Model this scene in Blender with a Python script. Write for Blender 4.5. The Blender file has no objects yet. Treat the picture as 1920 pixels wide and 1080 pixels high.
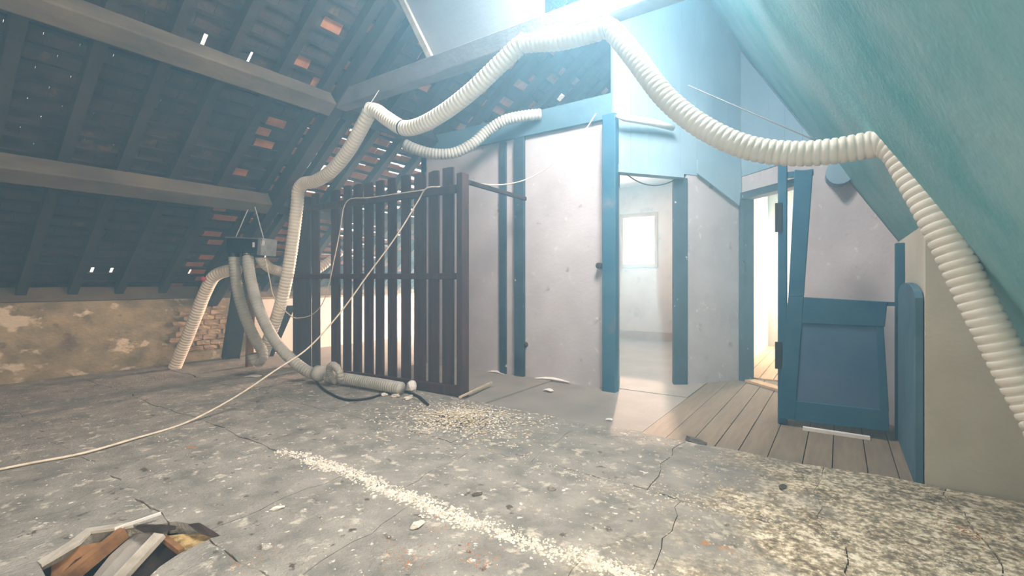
import bpy, bmesh, math, random
import numpy as np
from mathutils import Vector, Matrix

random.seed(7)
rng = np.random.default_rng(7)
S = bpy.context.scene
COL = S.collection

# ------------------------------------------------------------------ camera
F, CX, HY, EYE = 890.0, 960.0, 530.0, 1.05          # focal length in pixels of a 1920 px frame
YAW = math.radians(34.6)                            # camera looks this far left of +Y (the ridge direction)
SY, CY = math.sin(YAW), math.cos(YAW)
cam_d = bpy.data.cameras.new('camera')
cam = bpy.data.objects.new('camera', cam_d); COL.objects.link(cam)
cam.location = (0, 0, EYE)
cam.rotation_euler = (math.radians(90), 0, YAW)
cam_d.sensor_width = 36.0
cam_d.lens = 36.0 * F / 1920.0
cam_d.shift_y = -(540.0 - HY) / 1920.0
cam_d.clip_start = 0.02
S.camera = cam

# ------------------------------------------------------------------ view, world, light
S.view_settings.view_transform = 'Standard'
S.view_settings.look = 'None'
S.view_settings.gamma = 1.0
S.view_settings.use_curve_mapping = False
S.view_settings.exposure = 0.1
S.cycles.volume_bounces = 0
S.cycles.max_bounces = 5
S.cycles.diffuse_bounces = 3
S.cycles.sample_clamp_indirect = 6.0

W = bpy.data.worlds.new('daylight'); S.world = W; W.use_nodes = True
W.node_tree.nodes['Background'].inputs[0].default_value = (0.93, 0.97, 1.0, 1)
W.node_tree.nodes['Background'].inputs[1].default_value = 1.6

def area(name, loc, target, sx, sy, power, col=(1, 1, 1)):
    l = bpy.data.lights.new(name, 'AREA'); l.shape = 'RECTANGLE'; l.size = sx; l.size_y = sy
    l.energy = power; l.color = col
    o = bpy.data.objects.new(name, l); COL.objects.link(o)
    o.location = loc
    o.rotation_euler = (Vector(target) - Vector(loc)).to_track_quat('-Z', 'Y').to_euler()
    return o

# left slope: z = LZ(x); right slope: z = RZ(x)
def LZ(x): return 0.90 + 0.75 * (x + 7.1)
def RZ(x): return 2.026 - 1.8 * x
RIDGE_X = (2.026 - 0.9 - 0.75 * 7.1) / (0.75 + 1.8)
# daylight: the skylight in the right slope, the dormer window beside the camera,
# the far gable and room windows, plus added fill behind the camera and over the room
area('skylight_daylight', (-0.94 + 0.06, 2.90, RZ(-0.94) + 0.10), (-1.75, 3.10, 0.0), 0.85, 1.30, 450, (0.88, 0.95, 1.0))
area('dormer_daylight', (1.62, -0.40, 1.35), (-0.6, 1.7, 0.0), 1.2, 1.0, 160, (1.0, 0.94, 0.82))
area('rear_fill', (-1.6, -2.30, 2.1), (-0.2, 3.0, 1.9), 1.5, 1.2, 80, (0.95, 0.98, 1.0))  # added fill from behind the camera, brightens the surfaces facing it
area('far_gable_daylight', (-5.85, 9.42, 1.45), (-5.7, 5.0, 1.5), 1.3, 1.4, 1700, (1.0, 0.96, 0.90))
area('room_window_daylight', (-3.15, 8.98, 1.86), (-2.4, 5.0, 0.6), 0.72, 1.0, 70, (1.0, 0.96, 0.92))
area('room_fill', (-2.6, 7.0, 2.97), (-2.6, 7.3, 0.0), 0.9, 0.9, 75, (1.0, 0.97, 0.93))  # added fill above the room, so the backlit window frame shows brown
area('far_room_daylight', (0.0, 9.05, 1.55), (-0.8, 6.0, 0.6), 0.8, 1.0, 240, (1.0, 0.97, 0.90))
sun_d = bpy.data.lights.new('sun', 'SUN'); sun_d.energy = 11.0; sun_d.angle = math.radians(1.5); sun_d.color = (1.0, 0.98, 0.96)
sun = bpy.data.objects.new('sun', sun_d); COL.objects.link(sun)      # low sun behind the far gable
sun.rotation_euler = Vector((0.350, -1.0, -0.40)).to_track_quat('-Z', 'Y').to_euler()

# ------------------------------------------------------------------ pixel helpers (photo px -> a point at a stated place)
def ray(px, py):
    X = (px - CX) / F; Z = (HY - py) / F
    return Vector((CY * X - SY, SY * X + CY, Z))
def at_d(px, py, d):
    return ray(px, py) * d + Vector((0, 0, EYE))
def at_y(px, py, y):
    r = ray(px, py); return r * (y / r.y) + Vector((0, 0, EYE))
def at_x(px, py, x):
    r = ray(px, py); return r * (x / r.x) + Vector((0, 0, EYE))
def at_z(px, py, z=0.0):
    r = ray(px, py); return r * ((z - EYE) / r.z) + Vector((0, 0, EYE))
def at_left(px, py):
    r = ray(px, py); t = (6.225 + 0.15 - EYE) / (r.z - 0.75 * r.x); return r * t + Vector((0, 0, EYE))
def at_floor(px, py, r): return at_z(px, py, r)

# ------------------------------------------------------------------ materials
def mat(name, base, var=None, scale=6.0, rough=0.85, bump=0.15, bscale=None, spots=None, metal=0.0, stretch=(1, 1, 1), detail=3):
    """noise-mixed colour; spots = list of (colour, noise scale, threshold, softness)"""
    m = bpy.data.materials.new(name); m.use_nodes = True
    nt = m.node_tree; N = nt.nodes; L = nt.links
    b = N['Principled BSDF']; b.inputs['Roughness'].default_value = rough; b.inputs['Metallic'].default_value = metal
    b.inputs['Specular IOR Level'].default_value = 0.25
    g = N.new('ShaderNodeNewGeometry')
    mp = N.new('ShaderNodeMapping'); mp.inputs['Scale'].default_value = stretch
    L.new(g.outputs['Position'], mp.inputs['Vector'])
    def noise(sc, det=detail, off=0.0):
        n = N.new('ShaderNodeTexNoise'); n.inputs['Scale'].default_value = sc; n.inputs['Detail'].default_value = det
        n.inputs['Roughness'].default_value = 0.62
        if off:
            a = N.new('ShaderNodeVectorMath'); a.inputs[1].default_value = (off, off * 1.7, -off)
            L.new(mp.outputs[0], a.inputs[0]); L.new(a.outputs[0], n.inputs['Vector'])
        else:
            L.new(mp.outputs[0], n.inputs['Vector'])
        return n
    n0 = noise(scale)
    r = N.new('ShaderNodeValToRGB'); L.new(n0.outputs['Fac'], r.inputs[0])
    v = var or tuple(c * 0.65 for c in base)
    r.color_ramp.elements[0].position = 0.32; r.color_ramp.elements[0].color = (*v, 1)
    r.color_ramp.elements[1].position = 0.66; r.color_ramp.elements[1].color = (*base, 1)
    cur = r.outputs[0]
    for i, (c, sc, th, so) in enumerate(spots or []):
        n = noise(sc, 4, 3.1 * (i + 1))
        mr = N.new('ShaderNodeMapRange'); mr.inputs[1].default_value = th; mr.inputs[2].default_value = th + so
        L.new(n.outputs['Fac'], mr.inputs[0])
        mx = N.new('ShaderNodeMix'); mx.data_type = 'RGBA'
        L.new(mr.outputs[0], mx.inputs[0]); L.new(cur, mx.inputs[6]); mx.inputs[7].default_value = (*c, 1)
        cur = mx.outputs[2]
    L.new(cur, b.inputs['Base Color'])
    if bump:
        nb = noise(bscale or scale * 5, 2, 9.0)
        bp = N.new('ShaderNodeBump'); bp.inputs['Strength'].default_value = bump; bp.inputs['Distance'].default_value = 0.02
        L.new(nb.outputs['Fac'], bp.inputs['Height']); L.new(bp.outputs[0], b.inputs['Normal'])
    return m

M = {}
M['plaster'] = mat('plaster', (0.47, 0.47, 0.50), (0.39, 0.38, 0.40), 2.2, 0.95, 0.12, 30,
                   [((0.27, 0.25, 0.24), 5.5, 0.64, 0.08), ((0.62, 0.60, 0.58), 12, 0.62, 0.1)])
M['plaster_warm'] = mat('plaster_warm', (0.62, 0.60, 0.50), (0.52, 0.49, 0.39), 2.0, 0.95, 0.12, 26)
M['room_plaster'] = mat('room_plaster', (0.66, 0.62, 0.59), (0.55, 0.50, 0.47), 2.5, 0.95, 0.1, 30,
                   [((0.40, 0.36, 0.33), 5, 0.58, 0.12)])
M['white_plaster'] = mat('white_plaster', (0.80, 0.79, 0.76), (0.72, 0.68, 0.60), 2.5, 0.95, 0.06, 30)
M['panel_plaster'] = mat('panel_plaster', (0.27, 0.28, 0.30), (0.21, 0.22, 0.24), 1.4, 0.95, 0.1, 20)
M['knee'] = mat('old_render', (0.34, 0.29, 0.185), (0.17, 0.15, 0.095), 3.4, 0.95, 0.4, 14,
                [((0.55, 0.50, 0.38), 3.2, 0.56, 0.06), ((0.17, 0.13, 0.10), 4.6, 0.60, 0.06)], stretch=(1, 1, 1.6))
M['screed'] = mat('screed', (0.31, 0.29, 0.255), (0.17, 0.165, 0.145), 5.0, 0.95, 0.5, 60,
                  [((0.46, 0.43, 0.36), 11.0, 0.58, 0.08), ((0.10, 0.085, 0.065), 13.0, 0.64, 0.05),
                   ((0.66, 0.63, 0.56), 22, 0.64, 0.05), ((0.40, 0.19, 0.08), 4.0, 0.715, 0.03)])
def rubble_coat(m):
    """flaking sandy coat that covers the screed on the right (x > -1), ragged at its border"""
    nt = m.node_tree; N = nt.nodes; L = nt.links; b = N['Principled BSDF']
    old = b.inputs['Base Color'].links[0].from_socket
    g = N.new('ShaderNodeNewGeometry'); sx = N.new('ShaderNodeSeparateXYZ'); L.new(g.outputs['Position'], sx.inputs[0])
    def noise(sc, d=5):
        n = N.new('ShaderNodeTexNoise'); n.inputs['Scale'].default_value = sc; n.inputs['Detail'].default_value = d; n.inputs['Roughness'].default_value = 0.65
        L.new(g.outputs['Position'], n.inputs['Vector']); return n
    n1 = noise(34); n4 = noise(7, 3); mm = N.new('ShaderNodeMix'); mm.inputs[0].default_value = 0.36; L.new(n1.outputs['Fac'], mm.inputs[2]); L.new(n4.outputs['Fac'], mm.inputs[3]); r = N.new('ShaderNodeValToRGB'); L.new(mm.outputs[0], r.inputs[0]); cr = r.color_ramp
    cr.elements[0].position = 0.40; cr.elements[0].color = (0.15, 0.12, 0.08, 1)
    cr.elements[1].position = 0.475; cr.elements[1].color = (0.30, 0.25, 0.17, 1)
    e = cr.elements.new(0.525); e.color = (0.52, 0.44, 0.31, 1); e = cr.elements.new(0.575); e.color = (0.80, 0.73, 0.57, 1)
    n2 = noise(1.6, 4); ad = N.new('ShaderNodeMath'); ad.operation = 'MULTIPLY_ADD'; L.new(n2.outputs['Fac'], ad.inputs[0]); ad.inputs[1].default_value = 2.6
    L.new(sx.outputs[0], ad.inputs[2])
    mr = N.new('ShaderNodeMapRange'); L.new(ad.outputs[0], mr.inputs[0]); mr.inputs[1].default_value = 0.45; mr.inputs[2].default_value = 1.15
    n3 = noise(30, 2); mu = N.new('ShaderNodeMath'); mu.operation = 'MULTIPLY_ADD'; mu.use_clamp = True
    L.new(n3.outputs['Fac'], mu.inputs[0]); mu.inputs[1].default_value = 1.4; mu.inputs[2].default_value = -0.7
    a2 = N.new('ShaderNodeMath'); a2.operation = 'ADD'; a2.use_clamp = True; L.new(mr.outputs[0], a2.inputs[0]); L.new(mu.outputs[0], a2.inputs[1])
    m2 = N.new('ShaderNodeMath'); m2.operation = 'MULTIPLY'; L.new(a2.outputs[0], m2.inputs[0]); L.new(mr.outputs[0], m2.inputs[1])
    mx = N.new('ShaderNodeMix'); mx.data_type = 'RGBA'; L.new(m2.outputs[0], mx.inputs[0]); L.new(old, mx.inputs[6]); L.new(r.outputs[0], mx.inputs[7])
    L.new(mx.outputs[2], b.inputs['Base Color'])
rubble_coat(M['screed'])
M['screed_far'] = mat('screed_far', (0.30, 0.28, 0.25), (0.235, 0.22, 0.20), 2.6, 0.95, 0.15, 40)
M['earth'] = mat('earth', (0.13, 0.10, 0.07), (0.05, 0.04, 0.03), 9, 1.0, 0.5, 30)
M['plank'] = mat('floor_plank', (0.25, 0.20, 0.14), (0.18, 0.145, 0.105), 5, 0.85, 0.2, 30, stretch=(6, 0.6, 1))
M['plank_light'] = mat('floor_plank_light', (0.62, 0.46, 0.28), (0.46, 0.30, 0.16), 4, 0.8, 0.2, 20, stretch=(6, 0.7, 1))
M['timber'] = mat('roof_timber', (0.15, 0.12, 0.085), (0.08, 0.066, 0.05), 4, 0.9, 0.3, 18, stretch=(1, 0.5, 1))
M['timber_dark'] = mat('rafter_timber', (0.055, 0.045, 0.04), (0.03, 0.026, 0.024), 5, 0.9, 0.3, 20)
M['fence'] = mat('fence_board', (0.095, 0.050, 0.046), (0.045, 0.026, 0.026), 6, 0.8, 0.25, 25, stretch=(4, 1, 0.5))
M['blue'] = mat('blue_wood', (0.040, 0.125, 0.19), (0.018, 0.095, 0.165), 4, 0.55, 0.12, 18,  # dark wood of the door parts, given a blue base colour
                [((0.12, 0.15, 0.19), 3.0, 0.62, 0.15)])
M['blue_panel'] = mat('blue_grey_board', (0.085, 0.15, 0.24), (0.05, 0.125, 0.205), 2.4, 0.7, 0.08, 18)
M['blue_worn'] = mat('worn_blue_wood', (0.042, 0.075, 0.105), (0.022, 0.042, 0.06), 5, 0.7, 0.2, 25,
                [((0.5, 0.5, 0.5), 14, 0.68, 0.03)])  # blue base with pale worn flecks
M['header'] = mat('header_board', (0.27, 0.41, 0.50), (0.20, 0.33, 0.43), 2.5, 0.8, 0.15, 16, stretch=(1, 1, 0.5))  # pale blue base takes up the haze over the doorways
M['plate'] = mat('blue_grey_plate', (0.10, 0.19, 0.25), (0.06, 0.13, 0.18), 3, 0.85, 0.2, 16)
M['collar'] = mat('pale_dusty_beam', (0.20, 0.20, 0.21), (0.14, 0.14, 0.15), 4, 0.9, 0.3, 18)
M['clod'] = mat('dark_clod', (0.13, 0.115, 0.095), (0.05, 0.045, 0.04), 30, 0.95, 0.5, 60)
M['teal'] = mat('roof_felt', (0.31, 0.52, 0.55), (0.11, 0.38, 0.41), 1.3, 0.9, 0.2, 24)  # blue-green felt, made paler to carry the haze in front of it
M['tile'] = mat('shaded_tile', (0.085, 0.058, 0.050), (0.040, 0.036, 0.036), 5, 0.9, 0.3, 30,
                [((0.17, 0.11, 0.05), 3.0, 0.62, 0.08), ((0.05, 0.09, 0.085), 2.6, 0.60, 0.1)])  # darker tile copy, shade of the front slope put into the colour
M['tile_lit'] = mat('lit_terracotta_tile', (0.60, 0.26, 0.12), (0.36, 0.15, 0.08), 7, 0.9, 0.3, 30)  # terracotta brightened to paint in the light near the fence
M['hose'] = mat('cream_hose', (0.80, 0.78, 0.70), (0.70, 0.67, 0.57), 5, 0.55, 0.03, 30)
M['hose_grey'] = mat('grey_hose', (0.46, 0.47, 0.43), (0.33, 0.34, 0.31), 6, 0.65, 0.05, 30)
M['hose_rib'] = mat('hose_band', (0.02, 0.02, 0.02), None, 6, 0.6, 0)
M['black'] = mat('black_plastic', (0.012, 0.014, 0.016), None, 6, 0.3, 0.02)
M['grey_metal'] = mat('grey_metal', (0.35, 0.38, 0.38), (0.2, 0.22, 0.22), 9, 0.4, 0.05, metal=0.5)
M['white'] = mat('gap_light_white', (0.80, 0.80, 0.78), (0.65, 0.65, 0.62), 14, 0.8, 0.1)
M['cord'] = mat('white_cord', (0.75, 0.68, 0.55), None, 20, 0.8, 0)
M['wire'] = mat('thin_wire', (0.55, 0.58, 0.58), None, 20, 0.5, 0)
M['cable'] = mat('black_cable', (0.02, 0.022, 0.025), None, 20, 0.5, 0)
M['window_wood'] = mat('window_wood', (0.42, 0.25, 0.10), (0.30, 0.17, 0.07), 8, 0.7, 0.1)
M['broken_wood'] = mat('broken_wood', (0.30, 0.155, 0.065), (0.15, 0.075, 0.035), 8, 0.85, 0.3, 25)
M['dusty_wood'] = mat('dusty_wood', (0.50, 0.47, 0.40), (0.34, 0.31, 0.26), 9, 0.9, 0.3, 25)
M['dark_wood'] = mat('dark_wood', (0.045, 0.03, 0.025), (0.02, 0.015, 0.014), 8, 0.85, 0.2, 25)
M['crumb'] = mat('plaster_crumb', (0.72, 0.69, 0.60), (0.45, 0.42, 0.36), 30, 0.95, 0)
M['shaving'] = mat('straw_shaving', (0.66, 0.59, 0.45), (0.40, 0.33, 0.22), 30, 0.9, 0)
M['rust'] = mat('orange_dust', (0.50, 0.20, 0.07), (0.36, 0.13, 0.05), 30, 0.95, 0)
g = bpy.data.materials.new('window_glass'); g.use_nodes = True
nt = g.node_tree; nt.nodes.clear()
o_ = nt.nodes.new('ShaderNodeOutputMaterial'); t_ = nt.nodes.new('ShaderNodeBsdfTransparent'); gl = nt.nodes.new('ShaderNodeBsdfGlossy')
gl.inputs['Roughness'].default_value = 0.1
mx = nt.nodes.new('ShaderNodeMixShader'); mx.inputs[0].default_value = 0.05
nt.links.new(t_.outputs[0], mx.inputs[1]); nt.links.new(gl.outputs[0], mx.inputs[2]); nt.links.new(mx.outputs[0], o_.inputs['Surface'])
M['glass'] = g

# ------------------------------------------------------------------ mesh helpers
def link(name, me, m, parent=None, kind=None):
    o = bpy.data.objects.new(name, me); COL.objects.link(o)
    if m and not me.materials: me.materials.append(m)
    if parent: o.parent = parent
    if kind: o['kind'] = kind
    return o
def mesh(name, verts, faces, m, parent=None, kind=None, smooth=False):
    me = bpy.data.meshes.new(name); me.from_pydata([tuple(v) for v in verts], [], faces)
    bm = bmesh.new(); bm.from_mesh(me); bmesh.ops.recalc_face_normals(bm, faces=bm.faces); bm.to_mesh(me); bm.free()
    if smooth:
        for p in me.polygons: p.use_smooth = True
    return link(name, me, m, parent, kind)
BOXF = [(0, 1, 3, 2), (4, 6, 7, 5), (0, 4, 5, 1), (2, 3, 7, 6), (0, 2, 6, 4), (1, 5, 7, 3)]
class MB:
    def __init__(s): s.v = []; s.f = []
    def add(s, vs, fs):
        n = len(s.v); s.v += [tuple(v) for v in vs]; s.f += [tuple(i + n for i in f) for f in fs]; return s
    def box(s, a, b):
        a, b = Vector(a), Vector(b)
        return s.add([(x, y, z) for x in (a.x, b.x) for y in (a.y, b.y) for z in (a.z, b.z)], BOXF)
    def prism(s, poly, d):
        """poly: list of 3d points (planar); extruded by vector d"""
        n = len(poly); d = Vector(d); p = [Vector(q) for q in poly]
        return s.add(p + [q + d for q in p], [tuple(range(n - 1, -1, -1)), tuple(range(n, 2 * n))] +
                     [(i, (i + 1) % n, n + (i + 1) % n, n + i) for i in range(n)])
    def bar(s, p, q, w, h, up=(0, 0, 1), w2=None, h2=None):
        p, q = Vector(p), Vector(q); d = (q - p).normalized(); u = Vector(up)
        if abs(d.dot(u)) > 0.97: u = Vector((0, 1, 0))
        r = d.cross(u).normalized(); u = r.cross(d)
        vs = []
        for c, ww, hh in ((p, w, h), (q, w2 or w, h2 or h)):
            for a in (-1, 1):
                for b in (-1, 1): vs.append(c + r * a * ww / 2 + u * b * hh / 2)
        return s.add(vs, BOXF)
    def tube(s, pts, rad, seg=8, cap=True):
        n = len(pts); P = [Vector(p) for p in pts]
        R = rad if hasattr(rad, '__len__') else [rad] * n
        T = [(P[min(i + 1, n - 1)] - P[max(i - 1, 0)]).normalized() for i in range(n)]
        u = T[0].orthogonal().normalized(); vs = []
        for i in range(n):
            u = (u - T[i] * u.dot(T[i])).normalized(); w = T[i].cross(u)
            for k in range(seg):
                a = 2 * math.pi * k / seg; vs.append(P[i] + (u * math.cos(a) + w * math.sin(a)) * R[i])
        fs = [(i * seg + k, i * seg + (k + 1) % seg, (i + 1) * seg + (k + 1) % seg, (i + 1) * seg + k) for i in range(n - 1) for k in range(seg)]
        if cap: fs += [tuple(range(seg - 1, -1, -1)), tuple((n - 1) * seg + k for k in range(seg))]
        return s.add(vs, fs)
    def build(s, name, m, parent=None, kind=None, smooth=False, bevel=0.0):
        o = mesh(name, s.v, s.f, m, parent, kind, smooth)
        if bevel:
            md = o.modifiers.new('bevel', 'BEVEL'); md.width = bevel; md.segments = 2; md.limit_method = 'ANGLE'
        return o
def empty(name, loc=(0, 0, 0)):
    o = bpy.data.objects.new(name, None); COL.objects.link(o); o.location = loc; o.empty_display_size = 0.1
    return o
def tag(o, label, cat, group=None, kind=None):
    o['label'] = label; o['category'] = cat
    if group: o['group'] = group
    if kind: o['kind'] = kind
    return o
def struct(o, label=None):
    o['kind'] = 'structure'
    if label: o['label'] = label
    return o
def spline(pts, step=0.01):
    """centripetal Catmull-Rom, resampled evenly"""
    P = [Vector(p) for p in pts]
    P = [P[0] * 2 - P[1]] + P + [P[-1] * 2 - P[-2]]
    out = []
    for i in range(1, len(P) - 2):
        p0, p1, p2, p3 = P[i - 1:i + 3]
        t0 = 0; t1 = t0 + max((p1 - p0).length, 1e-4) ** 0.5; t2 = t1 + max((p2 - p1).length, 1e-4) ** 0.5; t3 = t2 + max((p3 - p2).length, 1e-4) ** 0.5
        n = max(4, int((p2 - p1).length / step))
        for k in range(n):
            t = t1 + (t2 - t1) * k / n
            a1 = p0 * ((t1 - t) / (t1 - t0)) + p1 * ((t - t0) / (t1 - t0))
            a2 = p1 * ((t2 - t) / (t2 - t1)) + p2 * ((t - t1) / (t2 - t1))
            a3 = p2 * ((t3 - t) / (t3 - t2)) + p3 * ((t - t2) / (t3 - t2))
            b1 = a1 * ((t2 - t) / (t2 - t0)) + a2 * ((t - t0) / (t2 - t0))
            b2 = a2 * ((t3 - t) / (t3 - t1)) + a3 * ((t - t1) / (t3 - t1))
            out.append(b1 * ((t2 - t) / (t2 - t1)) + b2 * ((t - t1) / (t2 - t1)))
    out.append(P[-2])
    res = [out[0]]; acc = 0.0; prev = out[0]
    for q in out[1:]:
        d = (q - prev).length
        while acc + d >= step:
            prev = prev + (q - prev) * ((step - acc) / d); res.append(prev.copy()); d = (q - prev).length; acc = 0.0
            if d < 1e-9: break
        acc += d; prev = q
    return res

# ================================================================== THE SETTING
# ---- floor
floor = struct(empty('floor'), 'cracked dusty screed and plank attic floor')
hole_px = [(88, 1085), (70, 1050), (150, 1010), (215, 985), (285, 984), (330, 978), (372, 985), (408, 1004), (352, 1030), (338, 1037), (300, 1062), (270, 1090), (190, 1105)]
hole = [at_z(x, y) for x, y in hole_px]
sub = MB()
HX0, HX1, HY0, HY1 = min(p.x for p in hole) - 0.1, max(p.x for p in hole) + 0.1, min(p.y for p in hole) - 0.1, max(p.y for p in hole) + 0.1
sub.box((-7.4, -2.2, -0.2), (HX0, 3.3, -0.035)); sub.box((HX1, -2.2, -0.2), (1.9, 3.3, -0.035))
sub.box((HX0, -2.2, -0.2), (HX1, HY0, -0.035)); sub.box((HX0, HY1, -0.2), (HX1, 3.3, -0.035))
sub.box((HX0, HY0, -0.24), (HX1, HY1, -0.19))
sub.box((-7.4, 3.3, -0.3), (1.9, 9.3, -0.16)); sub.build('subfloor', M['earth'], floor)
# slabs of the screed: a jittered grid, each its own piece with open joints
ys = [-2.2, -1.5, -0.75, 0.05, 0.88, 1.63, 2.36, 3.25]
slab_cut = []
def lerp(a, b, t): return a + (b - a) * t
def yjoint(j, x):                                   # wobbly joint lines shared by neighbouring slabs
    if j in (0, len(ys) - 1): return ys[j] + (0.015 * math.sin(x * 9) + 0.02 * math.sin(x * 4.1) if j else 0)
    return ys[j] + 0.018 * math.sin(x * 3.7 + j * 2) + 0.010 * math.sin(x * 13 + j) + 0.006 * math.sin(x * 31 + 3 * j)
def xb(c, y): return c + 0.03 * math.sin(y * 4 + c * 9) + 0.012 * math.sin(y * 17 + c * 5) + 0.006 * math.sin(y * 41 + c)
for j in range(len(ys) - 1):
    off = (j % 2) * 0.33
    xs = [-7.12] + [x + off + random.uniform(-0.16, 0.16) for x in np.arange(-6.6, 0.9, 0.64)] + [1.85]
    for i in range(len(xs) - 1):
        x0, x1 = xs[i], xs[i + 1]; y0, y1 = ys[j], ys[j + 1]; n = 9; pts = []
        for k in range(n): y_ = yjoint(j, lerp(x0, x1, k / n)); pts.append((lerp(xb(x0, y0), xb(x1, y0), k / n), y_))
        for k in range(n): y_ = lerp(yjoint(j, x1), yjoint(j + 1, x1), k / n); pts.append((xb(x1, lerp(y0, y1, k / n)), y_))
        for k in range(n): pts.append((lerp(xb(x1, y1), xb(x0, y1), k / n), yjoint(j + 1, lerp(x1, x0, k / n))))
        for k in range(n): y_ = lerp(yjoint(j + 1, x0), yjoint(j, x0), k / n); pts.append((xb(x0, lerp(y1, y0, k / n)), y_))
        cx = sum(p[0] for p in pts) / len(pts); cy = sum(p[1] for p in pts) / len(pts)
        q = 1 - random.uniform(0.002, 0.009) * (0.35 if x0 < -3.6 else 1)
        pts = [(cx + (a - cx) * q + random.uniform(-.0012, .0012), cy + (b - cy) * q + random.uniform(-.0012, .0012)) for a, b in pts]
        top = random.uniform(-0.003, 0.001); tx, ty = random.uniform(-0.003, 0.003), random.uniform(-0.003, 0.003)
        n = len(pts); mb = MB()
        mb.add([(a, b, -0.05) for a, b in pts] + [(a, b, top + (a - cx) * tx + (b - cy) * ty) for a, b in pts],
               [tuple(range(n - 1, -1, -1)), tuple(range(n, 2 * n))] + [(k, (k + 1) % n, n + (k + 1) % n, n + k) for k in range(n)])
        o = mb.build('slab', M['screed'], floor)
        if x1 > HX0 and x0 < HX1 and y1 > HY0 and y0 < HY1: slab_cut.append(o)
cut = MB()
cut.prism([(p.x, p.y, -0.2) for p in hole], (0, 0, 0.5)); cutter = cut.build('cutter', None)
for o in slab_cut:
    md = o.modifiers.new('hole', 'BOOLEAN'); md.operation = 'DIFFERENCE'; md.object = cutter; md.solver = 'EXACT'
dg = bpy.context.evaluated_depsgraph_get()
for o in slab_cut:
    me = bpy.data.meshes.new_from_object(o.evaluated_get(dg)); o.modifiers.clear(); o.data = me
bpy.data.objects.remove(cutter)
# the lower floor beyond the screed edge
lf = MB()
lf.box((-7.12, 3.25, -0.15), (-4.74, 9.3, -0.02)); lf.box((-4.74, 3.25, -0.15), (-2.6, 4.6, -0.02)); lf.box((-2.6, 3.25, -0.15), (-1.18, 5.3, -0.035))
lf.build('cement_floor', M['screed_far'], floor)
x = -1.18
while x < 0.5:
    w = random.uniform(0.14, 0.19)
    MB().box((x + 0.003, 3.25, -0.12), (x + w - 0.003, 5.95, -0.035 + random.uniform(-0.003, 0.003))).build('floorboard', M['plank'], floor)
    x += w
# room floors
MB().box((-4.62, 4.62, -0.15), (-1.18, 9.0, -0.03)).build('room_floor', M['screed_far'], floor)
x = -1.16
while x < 1.1:
    MB().box((x + 0.004, 5.95, -0.12), (x + 0.136, 9.1, -0.02)).build('room_floorboard', M['plank_light'], floor)
    x += 0.14

# ---- walls
def seg(mb, p, q, z0, z1, th):
    """vertical wall slab from p to q (2d), thickness to the left of p->q"""
    p, q = Vector(p), Vector(q); d = (q - p).normalized(); n = Vector((-d.y, d.x)) * th
    return mb.prism([(p.x, p.y, z0), (q.x, q.y, z0), (q.x + n.x, q.y + n.y, z0), (p.x + n.x, p.y + n.y, z0)], (0, 0, z1 - z0))
# knee wall of the left eave
kw = MB(); kw.box((-7.35, -2.2, -0.2), (-7.1, 9.3, 0.84))
struct(kw.build('wall_left', M['knee']), 'low stained rendered knee wall under the left roof slope')
MB().box((-7.1, 3.55, -0.05), (-7.06, 9.3, 0.80)).build('sunlit_white_end', M['white_plaster'], bpy.data.objects['wall_left'])  # white plaster facing, also paints in the sun on the far end
def rough(w, l, h):
    bm = bmesh.new(); bmesh.ops.create_cube(bm, size=1.0); bmesh.ops.subdivide_edges(bm, edges=bm.edges[:], cuts=1, use_grid_fill=True)
    for v in bm.verts: v.co = Vector((v.co.x * w, v.co.y * l, v.co.z * h)) + Vector([random.uniform(-.007, .007) for _ in range(3)])
    me = bpy.data.meshes.new('brick'); bm.to_mesh(me); bm.free(); return me
bricks = [rough(0.06, 0.17, 0.055) for _ in range(4)]                # bricks laid bare where the render has fallen off
M['brick'] = mat('bare_brick', (0.46, 0.36, 0.24), (0.26, 0.18, 0.12), 6, 0.95, 0.4, 30)
for me in bricks: me.materials.append(M['brick'])
for c in range(9):
    n = [3, 4, 5, 5, 4, 5, 4, 3, 2][c]; off = [0.2, 0.1, 0, 0.06, 0.1, 0.02, 0.15, 0.1, 0.3][c]
    for k in range(n):
        o = link('brick', random.choice(bricks), None, bpy.data.objects['wall_left'])
        o.location = (-7.112 + random.uniform(-0.008, 0.006), 2.62 + off + k * 0.19 + random.uniform(-.008, .008), 0.17 + c * 0.068)
MB_ = MB().box((-7.36, -2.2, 0.842), (-7.08, 9.3, 1.0))
tag(MB_.build('wall_plate', M['timber'], bevel=0.01), 'long timber wall plate lying on top of the low knee wall', 'beam')
# plastered front of the rooms, facing the fence
wf = MB(); seg(wf, (-4.62, 4.55), (-1.86, 4.55), -0.1, 2.71, 0.10)
seg(wf, (-4.62, 9.0), (-4.62, 4.55), -0.1, 2.95, 0.10)
struct(wf.build('wall_front', M['plaster']), 'plastered partition wall behind the slatted fence')
# oblique wall with the first doorway
A1, D1 = Vector((-1.86, 4.50)), Vector((-0.91, 5.80)); U1 = (D1 - A1).normalized(); L1 = (D1 - A1).length
P1 = lambda s: A1 + U1 * s
w1 = MB(); seg(w1, P1(0.88), P1(L1 + 0.02), -0.1, 2.2, 0.10)
struct(w1.build('wall_middle', M['plaster']), 'plastered pier between the two doorways')
A2 = Vector((-0.91, 5.78)); U2 = Vector((0.73, -0.68)).normalized()
P2 = lambda s: A2 + U2 * s
w2 = MB(); seg(w2, P2(0.80), P2(1.92), -0.1, 2.0, 0.10); seg(w2, P2(0.0), P2(0.80), 2.03, 2.22, 0.10)
seg(w2, P2(0.80), P2(1.3), 2.0, 2.22, 0.10)
struct(w2.build('wall_back', M['plaster']), 'plastered wall behind the broken blue door')
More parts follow.
